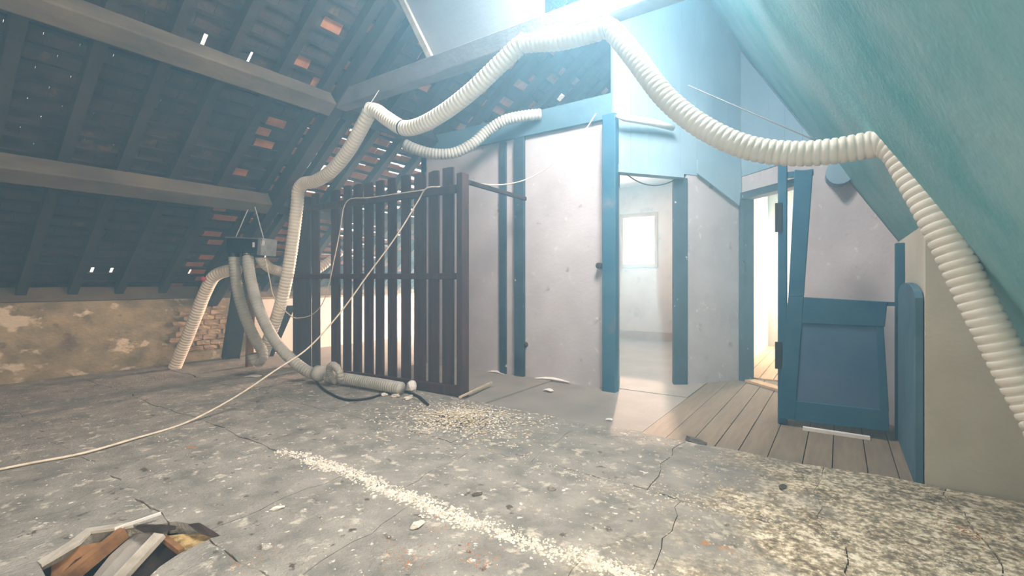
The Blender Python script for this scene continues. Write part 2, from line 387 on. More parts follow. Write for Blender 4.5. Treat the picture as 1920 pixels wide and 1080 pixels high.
# boarding above the doorways up to the roof, its pale blue standing in for haze
hd = empty('boarding', (A1.x, A1.y, 2.7)); tag(hd, 'blue-grey boarding above the two doorways reaching up into the roof', 'boarding')
def boards(Pf, s0, s1, z0, z1f, th=0.04):
    s = s0; 
    while s < s1 - 0.01:
        e = min(s + 0.21, s1); zt = z1f(Pf(s)); zt2 = z1f(Pf(e)); p, q = Pf(s + 0.001), Pf(e - 0.001)
        d = (q - p).normalized(); n = Vector((-d.y, d.x)) * th; k = random.uniform(0, 0.004)
        a = p + Vector((d.y, -d.x)) * (0.005 + k); b = q + Vector((d.y, -d.x)) * (0.005 + k)
        mb = MB(); mb.prism([(a.x, a.y, z0), (b.x, b.y, z0), (b.x, b.y, zt2), (a.x, a.y, zt)], (n.x, n.y, 0))
        o = mb.build('board', M['header'], hd); o.matrix_parent_inverse = Matrix.Translation(-hd.location)
        s = e
zr = lambda p: min(RZ(p.x) - 0.03, LZ(p.x) - 0.03)
boards(P1, -0.02, 0.80, 2.16, zr); boards(P1, 0.80, L1, 2.201, zr)
boards(P2, 0.02, 1.0, 2.221, zr)
# right pier with its return
wr = MB(); seg(wr, (0.37, 3.27), (1.02, 3.27), -0.1, 1.30, 0.12)
seg(wr, (0.37, 4.62), (0.37, 3.39), -0.1, 1.36, -0.12)
# trim to the roof slope
def clip_right(o, gap=0.0):
    bm = bmesh.new(); bm.from_mesh(o.data)
    n = Vector((1.8, 0, 1.0)).normalized()
    bmesh.ops.bisect_plane(bm, geom=bm.verts[:] + bm.edges[:] + bm.faces[:], plane_co=(0, 0, 2.026 - gap), plane_no=n, clear_outer=True)
    bmesh.ops.holes_fill(bm, edges=[e for e in bm.edges if e.is_boundary], sides=0)
    bmesh.ops.recalc_face_normals(bm, faces=bm.faces)
    bm.to_mesh(o.data); bm.free(); return o
wr = MB()
wr.prism([(0.37, 3.27, -0.1), (1.10, 3.27, -0.1), (1.10, 3.27, 1.36), (0.37, 3.27, 1.36)], (0, 0.12, 0))
wr.prism([(0.37, 3.391, -0.1), (0.49, 3.391, -0.1), (0.49, 3.391, 1.36), (0.37, 3.391, 1.36)], (0, 1.25, 0))
struct(clip_right(wr.build('wall_right', M['plaster_warm'])), 'rendered wall pier under the right roof slope')
clip_right(bpy.data.objects['wall_back'], 0.01)
# walls out of the picture that close the attic
cl = MB(); gw = (-2.35, -0.85, 1.5, 2.7); cl.box((-7.4, -2.35, -0.2), (gw[0], -2.2, 5.2)); cl.box((gw[1], -2.35, -0.2), (1.9, -2.2, 5.2)); cl.box((gw[0], -2.35, -0.2), (gw[1], -2.2, gw[2])); cl.box((gw[0], -2.35, gw[3]), (gw[1], -2.2, 5.2)); cl.box((-7.4, 9.3, -0.2), (-6.55, 9.40, 5.2)); cl.box((-5.15, 9.3, -0.2), (-4.6, 9.40, 5.2)); cl.box((-6.55, 9.3, -0.2), (-5.15, 9.40, 0.7)); cl.box((-6.55, 9.3, 2.2), (-5.15, 9.40, 5.2))  # rear opening made for the added fill lamp
cl.box((-4.6, 9.3, 2.95), (1.9, 9.40, 5.2)); cl.box((1.1, 9.3, -0.2), (1.9, 9.40, 2.95))
struct(cl.build('wall_gable', M['plaster_warm']), 'rendered gable walls closing the attic')

# ---- right roof slope with a skylight opening, and the dormer bay beside the camera
def rp(x, y, d=0.0):                      # point on the right slope, pushed outward by d
    n = Vector((1.8, 0, 1)).normalized(); return Vector((x, y, RZ(x))) + n * d
cr = MB()
def rslab(x0, x1, y0, y1): cr.prism([rp(x0, y0), rp(x1, y0), rp(x1, y1), rp(x0, y1)], Vector((1.8, 0, 1)).normalized() * 0.06)
SKX0, SKX1, SKY0, SKY1 = -1.16, -0.72, 2.20, 3.60
rslab(RIDGE_X, SKX0, -2.2, 9.3); rslab(SKX0, SKX1, -2.2, SKY0); rslab(SKX0, SKX1, SKY1, 9.3)
rslab(SKX1, -0.15, -2.2, 9.3); rslab(-0.15, 1.13, 0.8, 9.3); rslab(-0.15, 1.13, -2.2, -1.6)
cr.prism([(-0.15, -1.6, 2.30), (1.6, -1.6, 2.30), (1.6, 0.8, 2.30), (-0.15, 0.8, 2.30)], (0, 0, 0.06))
cr.prism([(-0.15, 0.80, 2.30), (1.6, 0.80, 2.30), (1.6, 0.80, -0.1), (1.18, 0.80, -0.1)], (0, 0.05, 0))
cr.prism([(-0.15, -1.65, 2.30), (1.6, -1.65, 2.30), (1.6, -1.65, -0.1), (1.18, -1.65, -0.1)], (0, 0.05, 0))
struct(cr.build('ceiling_right', M['teal']), 'smooth felted underside of the steep right roof slope')
dw = MB(); dw.box((1.6, -1.65, -0.1), (1.7, -0.95, 2.36)); dw.box((1.6, 0.2, -0.1), (1.7, 0.85, 2.36))
dw.box((1.6, -0.95, -0.1), (1.7, 0.2, 0.85)); dw.box((1.6, -0.95, 1.9), (1.7, 0.2, 2.36))
struct(dw.build('wall_dormer', M['plaster_warm']), 'dormer wall beside the camera')
sk = MB(); sk.prism([rp(SKX0, SKY0, 0.05), rp(SKX1, SKY0, 0.05), rp(SKX1, SKY1, 0.05), rp(SKX0, SKY1, 0.05)], Vector((1.8, 0, 1)).normalized() * 0.004)
struct(sk.build('window_3', M['glass']), 'skylight pane in the right roof slope')

# ---- left roof slope: rafters, battens, tiles
roof = struct(empty('ceiling_left'), 'tiled left roof slope seen from below with rafters and battens')
SL = Vector((1, 0, 0.75)).normalized(); NL = Vector((-0.75, 0, 1)).normalized()
def lp(x, y, d=0.0): return Vector((x, y, LZ(x))) + NL * d
raf = None
for k in range(-9, 14):
    y = 3.74 + 0.43 * k + (0.02 * math.sin(k * 5.1))
    if y < -2.1 or y > 9.2: continue
    MB().bar(lp(-7.42, y, 0.05), lp(RIDGE_X - 0.02, y, 0.05), 0.085, 0.10, up=NL).build('rafter', M['timber_dark'], roof)
GA = 0.15; ncs = int((RIDGE_X + 7.5) * 1.25 / GA)
bt = MB().box((0, -2.2, 0), (0.035, 9.3, 0.022)); b0 = None
for c in range(ncs):
    x = -7.5 + c * GA * 0.8
    o = (bt.build('batten', M['timber_dark'], roof) if b0 is None else link('batten', b0.data, None, roof)); b0 = b0 or o
    o.matrix_local = Matrix.Translation(lp(x, 0, 0.10)) @ Matrix.Rotation(-math.atan(0.75), 4, 'Y')
# holes seen as bright spots in the photo: these tiles are missing or slipped
spots = [(1060, 170, 1.0), (826, 258, .35), (615, 176, .4), (425, 100, .25), (366, 80, .3), (492, 327, .3), (160, 516, .3), (300, 515, .25), (580, 250, .25), (555, 290, .3)]
SP = []
for a, b, w in spots:
    r = ray(a, b); off = 0.15 if a > 700 else 0.0
    if off == 0: r = ray(a + 38, b + 26 if b < 400 else b + 12)        # lower sight line past the rafter edge
    SP.append((r * ((6.225 + off - EYE) / (r.z - 0.75 * r.x)) + Vector((0, 0, EYE)), w))
TW = 0.20
tiles = []
for c in range(-1, ncs):
    x = -7.5 + c * GA * 0.8 + 0.01
    for r in range(int(11.5 / TW)):
        y = -2.2 + r * TW + (0.1 if c % 2 else 0)
        xm, ym = x + 0.06, y + TW / 2
        lng, gap, slip = 0.235, 0.002, 0.0
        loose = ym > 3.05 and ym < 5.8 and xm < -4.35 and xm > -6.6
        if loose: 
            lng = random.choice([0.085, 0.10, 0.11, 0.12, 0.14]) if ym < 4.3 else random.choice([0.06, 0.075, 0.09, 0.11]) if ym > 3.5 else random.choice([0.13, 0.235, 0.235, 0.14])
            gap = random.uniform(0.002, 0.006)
        if RIDGE_X - xm < 0.02: continue
        skip = False
        for s, w in SP:
            if abs(s.x - xm) <= 0.06 and abs(s.y - ym) <= TW / 2:
                if w >= 1: skip = True
                else: gap = w * TW * 0.5; lng = 0.125
            elif abs(s.x - xm - 0.12) <= 0.06 and abs(s.y - ym) <= TW: lng = 0.13      # the course below must not close it
        if skip: continue
        tiles.append((x, y + gap, TW - 2 * gap, lng, 'r' if (loose or (ym > 2.6 and random.random() < 0.3)) else 's'))  # brighter copy for tiles meant to look lit
def tile_mesh(w, lng):
    v = []; 
    for (a, z) in ((0, 0.0), (lng, 0.016 if lng > 0.2 else 0.004)):
        for b in (0, w):
            for t in (0, 0.012): v.append((a, b, z + t))
    return v
TF = [(0, 1, 3, 2), (4, 6, 7, 5), (0, 4, 5, 1), (2, 3, 7, 6), (0, 2, 6, 4), (1, 5, 7, 3)]
ROT = Matrix.Rotation(-math.atan(0.75), 4, 'Y')
def proj(p):
    X = CY * p.x + SY * p.y; Y = -SY * p.x + CY * p.y
    return (CX + F * X / Y, HY - F * (p.z - EYE) / Y, Y) if Y > 0.1 else (-9e9, 0, Y)
scored = []
for i, t in enumerate(tiles):
    p = lp(t[0] + 0.06, t[1] + 0.1, 0.12); a, b, d = proj(p)
    vis = 0 < a < 1000 and 0 < b < 560
    scored.append((-(1 / d ** 2) if vis else 1, i))
near = set(i for _, i in sorted(scored)[:300])
cache = {}; rest = {'r': MB(), 's': MB()}
for i, (x, y, w, lng, kd) in enumerate(tiles):
    mtx = Matrix.Translation(lp(x, y, 0.122)) @ Matrix.Rotation(random.uniform(-.012, .012), 4, NL) @ ROT
    if i in near:
        key = (round(w, 3), lng, kd)
        if key not in cache:
            o = mesh('roof_tile', tile_mesh(w, lng), TF, M['tile_lit' if kd == 'r' else 'tile'], roof); cache[key] = o.data
        else: o = link('roof_tile', cache[key], None, roof)
        o.matrix_local = mtx
    else:
        rest[kd].add([mtx @ Vector(v) for v in tile_mesh(w, lng)], TF)
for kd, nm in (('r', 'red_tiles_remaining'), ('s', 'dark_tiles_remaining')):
    rest[kd].build('roof_tiling', M['tile_lit' if kd == 'r' else 'tile'], roof, kind='stuff')

# ---- roof timbers
PUR = [(-5.58, 2.04, 'lower'), (-4.37, 2.95, 'upper')]
for x, z, w in PUR:
    c = Vector((x, 0, z)) - NL * 0.08
    tag(MB().bar((c.x, -2.19, c.z), (c.x, 2.96, c.z), 0.17, 0.18, up=NL).build('purlin', M['timber'], bevel=0.012),
        {'lower': 'long dusty timber purlin under the left slope, the lower one carrying the black box',
         'upper': 'long dusty timber purlin under the left slope, the upper one near the top'}[w], 'beam', 'purlins of the left slope')
for x, z, w in PUR:
    c = Vector((x, 0, z)) - NL * 0.08
    tag(MB().bar((c.x, 3.10, c.z), (c.x, 9.2 if w == 'lower' else 4.47, c.z), 0.15, 0.16, up=NL).build('purlin', M['timber_dark'], bevel=0.012),
        {'lower': 'dark purlin beyond the truss, low behind the slatted fence', 'upper': 'dark purlin beyond the truss, high above the plaster wall'}[w], 'beam', 'purlins of the left slope')
tr = MB().bar(lp(-7.3, 3.03, -0.07), lp(-3.4, 3.03, -0.07), 0.13, 0.16, up=NL)
tag(tr.build('principal_rafter', M['timber_dark'], bevel=0.01), 'heavy dark sloping truss rafter where the dusty purlins end', 'beam')
cb = MB().bar((-4.55, 3.05, 2.93), (-0.55, 3.05, 2.93), 0.14, 0.17)
tag(cb.build('collar_beam', M['collar'], bevel=0.012), 'horizontal collar beam from which the cream hose hangs', 'beam')
pa = MB(); pa.prism([(-3.36, 3.08, 3.68), (-2.98, 3.08, 3.02), (-1.85, 3.08, 3.02), (-1.85, 3.08, 4.74)], (0, 0.04, 0))
struct(pa.build('wall_upper', M['panel_plaster']), 'pale plastered infill above the collar beam')
# strip on the slanted edge
tag(MB().bar((-3.375, 3.07, 3.72), (-2.975, 3.07, 3.02), 0.06, 0.05).build('slanted_batten', M['dusty_wood']), 'slanted pinkish batten edging the pale panel above the collar beam', 'batten')

# ---- inside of the rooms
rm = MB()
y0, y1 = 8.8, 8.92
wx0, wx1, wz0, wz1 = -3.51, -2.79, 1.36, 2.35
rm.box((-4.62, y0, -0.1), (wx0, y1, 2.9)); rm.box((wx1, y0, -0.1), (-1.0, y1, 2.9)); rm.box((wx0, y0, -0.1), (wx1, y1, wz0)); rm.box((wx0, y0, wz1), (wx1, y1, 2.9))
rm.box((-1.16, 6.02, -0.1), (-1.06, 8.8, 2.9))
struct(rm.build('wall_room', M['room_plaster']), 'stained plaster wall of the room behind the first doorway')
ce = MB(); ce.prism([(-4.62, 4.56, 2.90), (-1.86, 4.56, 2.90), (-1.0, 5.9, 2.90), (-1.0, 6.5, 2.90), (-4.62, 6.5, 2.90)], (0, 0, 0.06))
ce.box((-4.62, 6.5, 2.90), (-3.1, 8.92, 2.96)); ce.box((-2.1, 6.5, 2.90), (-1.0, 8.92, 2.96)); ce.box((-3.1, 7.5, 2.90), (-2.1, 8.92, 2.96))  # gap left for the added fill over the room
struct(ce.build('ceiling_room', M['white_plaster']), 'white ceiling of the room behind the first doorway')
MBt = MB().box((-4.62, 4.50, 2.712), (-1.86, 4.62, 2.96))
tag(MBt.build('top_plate', M['plate']), 'dark timber plate along the top of the plastered partition', 'beam')
bb = MB().box((-4.5, 8.775, -0.03), (-1.16, 8.80, 0.13)); struct(bb.build('baseboard_back', M['window_wood']), 'brown skirting board in the lit room')
win = struct(empty('window_1', ((wx0 + wx1) / 2, y0, wz0)), 'brown wooden window glowing white in the lit room')
def part(mb, name, m, parent, **k):
    o = mb.build(name, m, parent, **k); o.matrix_parent_inverse = Matrix.Translation(-parent.location); return o
fr = MB(); t = 0.075
fr.box((wx0 - 0.02, y0 - 0.03, wz0 - 0.02), (wx0 + t, y0 + 0.06, wz1 + 0.02)); fr.box((wx1 - t * .6, y0 - 0.03, wz0 - 0.02), (wx1 + 0.02, y0 + 0.06, wz1 + 0.02))
fr.box((wx0 + t, y0 - 0.03, wz0 - 0.02), (wx1 - t * .6, y0 + 0.06, wz0 + 0.045)); fr.box((wx0 + t, y0 - 0.03, wz1 - 0.06), (wx1 - t * .6, y0 + 0.06, wz1 + 0.02))
part(fr, 'window_frame', M['window_wood'], win)
part(MB().box((wx0 + t, y0 + 0.02, wz0 + 0.045), (wx1 - t * .6, y0 + 0.026, wz1 - 0.06)), 'pane', M['glass'], win)
fm = MB()
fm.box((-1.05, 5.95, -0.1), (-0.995, 9.1, 2.95)); fm.box((-1.05, 9.1, -0.1), (-0.45, 9.2, 2.95)); fm.box((0.45, 9.1, -0.1), (1.1, 9.2, 2.95)); fm.box((-0.45, 9.1, -0.1), (0.45, 9.2, 0.95)); fm.box((-0.45, 9.1, 2.1), (0.45, 9.2, 2.95))
clip = fm.build('wall_far_room', M['white_plaster']); struct(clip, 'bright white walls of the room behind the second doorway')

# ================================================================== THINGS
def thing(name, label, cat, loc, group=None):
    return tag(empty(name, loc), label, cat, group)
# ---- door frames
df = struct(empty('door_1', (P1(0.1).x, P1(0.1).y, 0)), 'blue frame of the open first doorway')
part(MB().box((-1.955, 4.42, -0.04), (-1.815, 4.52, 2.73)), 'jamb', M['blue'], df, bevel=0.008)
mbj = MB(); q = P1(0.85); mbj.prism([(q.x - 0.085, q.y - 0.08, -0.04), (q.x + 0.035, q.y + 0.015, -0.04), (q.x - 0.02, q.y + 0.11, -0.04), (q.x - 0.13, q.y + 0.02, -0.04)], (0, 0, 2.2))
part(mbj, 'jamb', M['blue_worn'], df, bevel=0.006)
lb = MB(); a, b = P1(0.02), P1(0.80); lb.bar((a.x, a.y, 2.19), (b.x, b.y, 2.19), 0.12, 0.08); part(lb, 'lintel', M['header'], df)
kn = MB(); p = at_y(1123, 498, 4.50); kn.tube([(p.x, p.y + 0.05, p.z), (p.x, p.y - 0.02, p.z), (p.x, p.y - 0.035, p.z)], [0.03, 0.03, 0.018], 14); part(kn, 'latch_knob', M['dark_wood'], df)
d2 = struct(empty('door_2', (P2(0.05).x, P2(0.05).y, 0)), 'dark frame of the second doorway into the bright room')
def jb(Pf, s, w, z0, z1, th, push=0.02):
    p, q = Pf(s), Pf(s + w); d = (q - p).normalized(); n = Vector((-d.y, d.x)); p = p - n * push; q = q - n * push
    mb = MB(); seg(mb, p, q, z0, z1, th); return mb
part(jb(P2, 0.0, 0.075, -0.04, 2.02, 0.14), 'jamb', M['blue_worn'], d2, bevel=0.005)
part(jb(P2, 0.78, 0.07, -0.04, 2.02, 0.14), 'jamb', M['blue_worn'], d2, bevel=0.005)
part(jb(P2, 0.0, 0.85, 1.965, 2.04, 0.15, 0.03), 'lintel', M['blue_worn'], d2, bevel=0.005)
part(jb(P2, 0.07, 0.71, -0.04, -0.012, 0.12, 0.0), 'threshold', M['plank_light'], d2)
hp = P2(0.065); hm = MB(); hm.tube([(hp.x - 0.0, hp.y - 0.05, 1.28), (hp.x + 0.02, hp.y - 0.09, 1.26), (hp.x + 0.02, hp.y - 0.09, 1.17), (hp.x, hp.y - 0.05, 1.15)], 0.012, 8); part(hm, 'handle', M['black'], d2)

# ---- broken blue door leaf and its posts
YL = 4.20
def PX(px, py, y=YL): return at_y(px, py, y)
hpst = thing('hinge_post', 'thin blue post with hinge straps in front of the second doorway', 'post', (PX(1467, 785).x, YL, 0))
x0, x1 = PX(1459, 600).x, PX(1476, 600).x
hpo = part(MB().box((x0, YL - 0.03, -0.035), (x1, YL + 0.03, PX(1467, 305).z)), 'post', M['blue'], hpst, bevel=0.004)
for ya, yb in ((382, 436), (640, 690)):
    part(MB().box((x0 - 0.018, YL - 0.038, PX(1456, yb).z), (x0 + 0.03, YL - 0.031, PX(1456, ya).z)), 'hinge', M['cable'], hpo)
part(MB().box((x1, YL - 0.02, PX(1490, 332).z), (x1 + 0.17, YL + 0.02, PX(1490, 322).z)), 'crossbar', M['blue'], hpst)
leaf = thing('door_leaf', 'broken blue door leaf with a closed lower panel and one tall leaning stile', 'door', (PX(1560, 790).x, YL - 0.06, 0))
yl = YL - 0.06
def quad(mbpts, y, th): 
    mb = MB(); mb.prism([at_y(px, py, y) for px, py in mbpts], (0, th, 0)); return mb
part(quad([(1456, 783), (1478, 786), (1507, 556), (1524, 322), (1478, 318), (1476, 556), (1460, 640)][:0] or [(1458, 784), (1490, 788), (1507, 556), (1478, 556)], yl, 0.04), 'stile', M['blue'], leaf, bevel=0.004)
part(quad([(1478, 556), (1507, 556), (1524, 320), (1490, 318)], yl, 0.04), 'stile', M['blue'], leaf, bevel=0.004)
part(quad([(1490, 787), (1664, 806), (1656, 612), (1500, 605)], yl + 0.012, 0.02), 'panel', M['blue_panel'], leaf)
part(quad([(1503, 606), (1659, 613), (1664, 566), (1507, 557)], yl, 0.035), 'top_rail', M['blue'], leaf, bevel=0.004)
part(quad([(1490, 789), (1668, 809), (1666, 770), (1492, 752)], yl, 0.035), 'bottom_rail', M['blue'], leaf, bevel=0.004)
part(quad([(1650, 770), (1667, 772), (1657, 613), (1643, 613)], yl, 0.035), 'stile', M['blue'], leaf, bevel=0.004)
part(quad([(1656, 574), (1690, 574), (1690, 567), (1656, 566)], yl + 0.01, 0.02), 'latch_bar', M['blue'], leaf)
sp = MB().box((PX(1507, 795).x, 4.08, -0.034), (PX(1630, 800).x, 4.12, -0.012))  # white strip painting in the light that shows under the leaf
tag(sp.build('gap_light_strip', M['white']), 'thin white strip standing in for the light gap under the blue door', 'lath')
bp = MB(); x0, x1 = PX(1678, 700, 4.24).x, PX(1697, 700, 4.24).x; zt = RZ(x1) - 0.01
tag(MB().box((x0, 4.21, -0.035), (x1 - 0.004, 4.27, zt - 0.02)).build('prop_post', M['blue'], bevel=0.004), 'slim blue post right of the blue door, reaching the roof slope', 'post')
# rounded board leaning on the return wall
rb = []; 
for k in range(9):
    a = math.pi * k / 8 ; rb.append((0.0, 3.74 - 0.44 * math.cos(a), 0.97 + 0.08 * math.sin(a)))
rb = [(0.33, 4.18, -0.03), (0.33, 3.30, -0.03)] + [(0.33, p[1], p[2]) for p in rb]
mb = MB(); mb.prism(rb, (0.035, 0, 0))
tag(mb.build('round_topped_board', M['plate'], bevel=0.004), 'dark blue round-topped board standing against the right wall return', 'board')
# log end poking out under the slope and flat blue-grey triangle by the doors
p = at_d(1575, 322, 3.9)
tag(MB().tube([(p.x, p.y, p.z), (p.x - 0.03, p.y + 0.75, p.z + 0.03)], 0.10, 18).build('log_end', M['header'], smooth=False), 'round log end under the slope above the broken blue door', 'log')
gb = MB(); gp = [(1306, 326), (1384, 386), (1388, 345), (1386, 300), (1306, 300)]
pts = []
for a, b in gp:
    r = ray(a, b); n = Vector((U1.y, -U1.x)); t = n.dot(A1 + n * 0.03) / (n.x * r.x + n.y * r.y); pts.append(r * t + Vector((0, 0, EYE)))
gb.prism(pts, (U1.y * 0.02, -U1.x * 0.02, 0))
tag(gb.build('corner_triangle', M['header']), 'blue-grey triangular piece in the corner between the two doorways', 'board')
# white strip above the first doorway
n1 = Vector((U1.y, -U1.x))
def onw(px, py, off):
    r = ray(px, py); t = n1.dot(A1 + n1 * off) / (n1.x * r.x + n1.y * r.y); return r * t + Vector((0, 0, EYE))
ws = MB().tube([onw(1155, 217, 0.12), onw(1170, 221, 0.12), onw(1225, 230, 0.10), onw(1262, 240, 0.08)], [0.012, 0.034, 0.036, 0.03], 12)
tag(ws.build('white_pipe', M['white'], smooth=True), 'short white pipe lying above the lintel of the first doorway', 'pipe')
dwp = spline([onw(1170, 323, -0.02), onw(1195, 340, -0.02), onw(1225, 348, -0.02), onw(1255, 342, -0.02), onw(1276, 331, -0.02)], 0.02)
tag(MB().tube(dwp, 0.006, 6).build('drooping_wire', M['cable']), 'dark wire drooping across the top of the first doorway', 'wire')

# ---- posts in front of the plaster wall
xa, xb = at_y(936, 600, 4.52).x, at_y(948, 600, 4.52).x
tag(MB().box((xa, 4.52, -0.02), (xb, 4.549, 2.70)).build('worn_post', M['blue_worn'], bevel=0.006), 'thin worn post with pale flecks against the plaster wall', 'post')
xa, xb = at_y(964, 600, 4.50).x, at_y(981, 600, 4.50).x
tag(MB().box((xa, 4.50, -0.02), (xb, 4.549, 2.709)).build('square_post', M['blue_worn'], bevel=0.006), 'thicker blue-grey post against the plaster wall left of the first doorway', 'post')
tag(MB().bar(at_y(869, 339, 3.44), at_y(985, 373, 4.41), 0.04, 0.04).build('tie_rail', M['dark_wood'], bevel=0.004), 'dark rail tying the fence post to the wall post', 'rail')
for (px, py, r, lb_) in ((986, 646, 0.03, 'small dark round plug low on the plaster wall'),):
    p = at_y(px, py, 4.55); tag(MB().tube([(p.x, 4.55, p.z), (p.x, 4.53, p.z), (p.x, 4.515, p.z)], [r, r, r * .6], 14).build('wall_plug', M['dark_wood']), lb_, 'plug')

# ---- slatted fence
YF = 3.41
fence = thing('slatted_fence', 'dark brown slatted wooden fence standing in front of the plaster wall', 'fence', (at_y(700, 700, YF).x, YF, 0))
sl = [(549, 581, 372, 692), (585, 598, 362, 690), (621, 636, 356, 697), (643, 656, 348, 700), (662, 676, 345, 703), (683, 698, 342, 707), (704, 718, 338, 711),
      (727, 742, 333, 715), (752, 768, 328, 719), (776, 796, 324, 724), (803, 821, 320, 728), (829, 849, 314, 732)]
for a, b, t, bo in sl:
    pa, pb = at_y(a, 600, YF), at_y(b, 600, YF); zt = at_y((a + b) / 2, t, YF).z; j = random.uniform(-0.012, 0.012)
    mb = MB(); mb.prism([(pa.x, YF, 0.01), (pb.x, YF, 0.01), (pb.x + j, YF, zt - random.uniform(0, .012)), ((pa.x + pb.x) / 2 + j, YF, zt), (pa.x + j, YF, zt - random.uniform(0, .02))], (0, 0.022, 0))
    part(mb, 'slat', M['fence'], fence)
xl, xr = at_y(552, 600, YF).x, at_y(868, 600, YF).x
def rail(pxa, pya, pxb, pyb, h):
    a, b = at_y(pxa, pya, YF - 0.03), at_y(pxb, pyb, YF - 0.03)
    part(MB().bar(a, b, 0.05, h), 'rail', M['fence'], fence, bevel=0.004)
rail(552, 395, 858, 354, 0.075); rail(552, 518, 858, 518, 0.06); rail(600, 696, 866, 733, 0.09)
xp0, xp1 = at_y(857, 600, YF - 0.05).x, at_y(868, 600, YF - 0.05).x
part(MB().box((xp0, YF - 0.06, -0.02), (xp1, YF + 0.04, at_y(862, 327, YF).z)), 'post', M['fence'], fence, bevel=0.006)
fx = at_y(556, 600, YF).x
part(MB().box((fx - 0.05, YF + 0.023, -0.02), (fx + 0.04, YF + 0.10, 1.95)), 'post', M['fence'], fence, bevel=0.006)

# ---- hoses
def hose(name, label, pts, r, m, group='flexible corrugated hoses', pitch=0.036, amp=0.0045, parent=None):
    P = spline(pts, pitch / 6); prof = [0, 0.8, 1, 1, 1, 0.8]
    rad = [r - amp + 2 * amp * prof[i % 6] for i in range(len(P))]
    o = MB().tube(P, rad, 20).build(name, m, parent, smooth=True)
    if not parent: tag(o, label, 'hose', group)
    return o, P
D = at_d
main = [Vector((0.72, 2.35, 0.09)), Vector((0.72, 2.50, 0.20)), D(1955, 795, 1.86), D(1905, 705, 1.93), D(1830, 560, 2.02), D(1760, 420, 2.12), D(1705, 322, 2.22), D(1678, 280, 2.27), D(1655, 268, 2.31), D(1630, 272, 2.35),
        D(1560, 284, 2.44), D(1480, 288, 2.55), D(1400, 276, 2.66), D(1320, 240, 2.78), D(1250, 185, 2.90), D(1190, 108, 3.02), D(1152, 62, 3.12), D(1138, 52, 3.15), D(1120, 58, 3.18),
        D(1050, 76, 3.32), D(1000, 80, 3.42), D(978, 84, 3.46), D(940, 118, 3.55), D(885, 170, 3.70), D(830, 212, 3.88), D(785, 236, 4.05), D(757, 240, 4.16), D(725, 222, 4.30), D(705, 208, 4.38), D(695, 208, 4.42), D(686, 224, 4.46),
        D(655, 280, 4.66), D(622, 320, 4.86), D(590, 340, 5.05), D(568, 345, 5.18), D(560, 356, 5.22), D(557, 385, 5.25), D(549, 450, 5.3), D(538, 520, 5.34), D(522, 585, 5.42), D(505, 632, 5.5), D(492, 668, 5.62), D(484, 680, 5.68)]
hm, HP = hose('air_hose', 'long cream corrugated hose hung in swags from the collar beam across the attic', main, 0.063, M['hose'])
# hanger wires and the dark band on the long hose
def near_pt(q): return min(range(len(HP)), key=lambda i: (HP[i] - q).length)
for (px, py, d, hz) in ((1138, 52, 3.15, 2.85), (983, 82, 3.45, 2.86), (696, 207, 4.42, 2.86)):
    q = HP[near_pt(D(px, py, d))]
    top = Vector((q.x + 0.02, 2.965, max(hz, q.z + 0.10)))
    loop = [q + Vector((0.0, 0.075 * math.cos(a), 0.075 * math.sin(a))) for a in np.linspace(math.pi / 2, math.pi / 2 + 2 * math.pi, 15)]
    MB().tube(loop + [top], 0.004, 5).build('hanger_wire', M['wire'], hm)
i = near_pt(D(757, 240, 4.16)); MB().tube(HP[i:i + 4], 0.069, 20).build('joint_band', M['hose_rib'], hm)
i = near_pt(D(1655, 268, 2.31)); q = HP[i]; MB().tube([q + Vector((0, 0, 0.06)), q + Vector((0.03, 0.02, 0.14))], 0.004, 5).build('hanger_wire', M['wire'], hm)

hose('air_hose', 'dull hose sagging beneath the ceiling edge, behind the long cream hose', [D(758, 270, 5.3), D(775, 278, 5.3), D(810, 288, 5.3), D(850, 287, 5.3), D(885, 270, 5.3), D(915, 245, 5.3), D(945, 226, 5.25), D(985, 217, 5.2), D(1015, 214, 5.2)], 0.056, M['hose_grey'])
hose('air_hose', 'fat hose slanting left from the black box down to the floor by the knee wall', [D(448, 505, 5.50), D(425, 508, 5.52), D(402, 518, 5.55), D(386, 545, 5.6), D(368, 590, 5.66), D(348, 640, 5.74), D(327, 690, 5.80)], 0.066, M['hose'])
hose('air_hose', 'hose hanging from the black box with its end curled just above the floor', [D(439, 474, 5.36), D(440, 500, 5.36), D(446, 545, 5.36), D(460, 595, 5.36), D(478, 635, 5.36), D(491, 658, 5.36), D(490, 674, 5.34), D(478, 676, 5.30), D(474, 664, 5.28)], 0.055, M['hose_grey'], pitch=0.034)
hose('air_hose', 'hose running from the black box down to the foot of the fence', [D(464, 474, 5.30), D(466, 500, 5.28), D(476, 550, 5.22), D(494, 600, 5.16), D(520, 645, 5.10), D(550, 677, 5.05), D(578, 697, 5.00), D(596, 703, 4.97)], 0.055, M['hose_grey'], pitch=0.034)
ho, P4 = hose('air_hose', 'grey-white hose lying on the floor along the fence foot', [D(612, 706, 4.93), D(640, 709, 4.87), D(690, 717, 4.68), D(730, 724, 4.50), D(752, 728, 4.42)], 0.056, M['hose_grey'], pitch=0.03, amp=0.003)
for k in (0, 3): 
    pass
c = D(598, 700, 4.93); tag(MB().tube([c + Vector((-0.05, 0, 0.0)), c + Vector((-0.03, 0, 0)), c + Vector((0.03, 0.0, 0)), c + Vector((0.06, 0, -0.005))], [0.05, 0.082, 0.082, 0.05], 18).build('hose_coupling', M['hose_grey'], smooth=True), 'round grey coupling joining two hoses at the fence foot', 'coupling')
c = D(628, 700, 4.80); ring = [c + Vector((0.085 * math.cos(a), -0.02 * math.sin(a), 0.085 * math.sin(a))) for a in np.linspace(-0.6, math.pi * 1.5, 40)]
hose('hose_curl', 'short curled hose offcut resting on the hose at the fence foot', ring, 0.034, M['hose_grey'], pitch=0.03, amp=0.003)
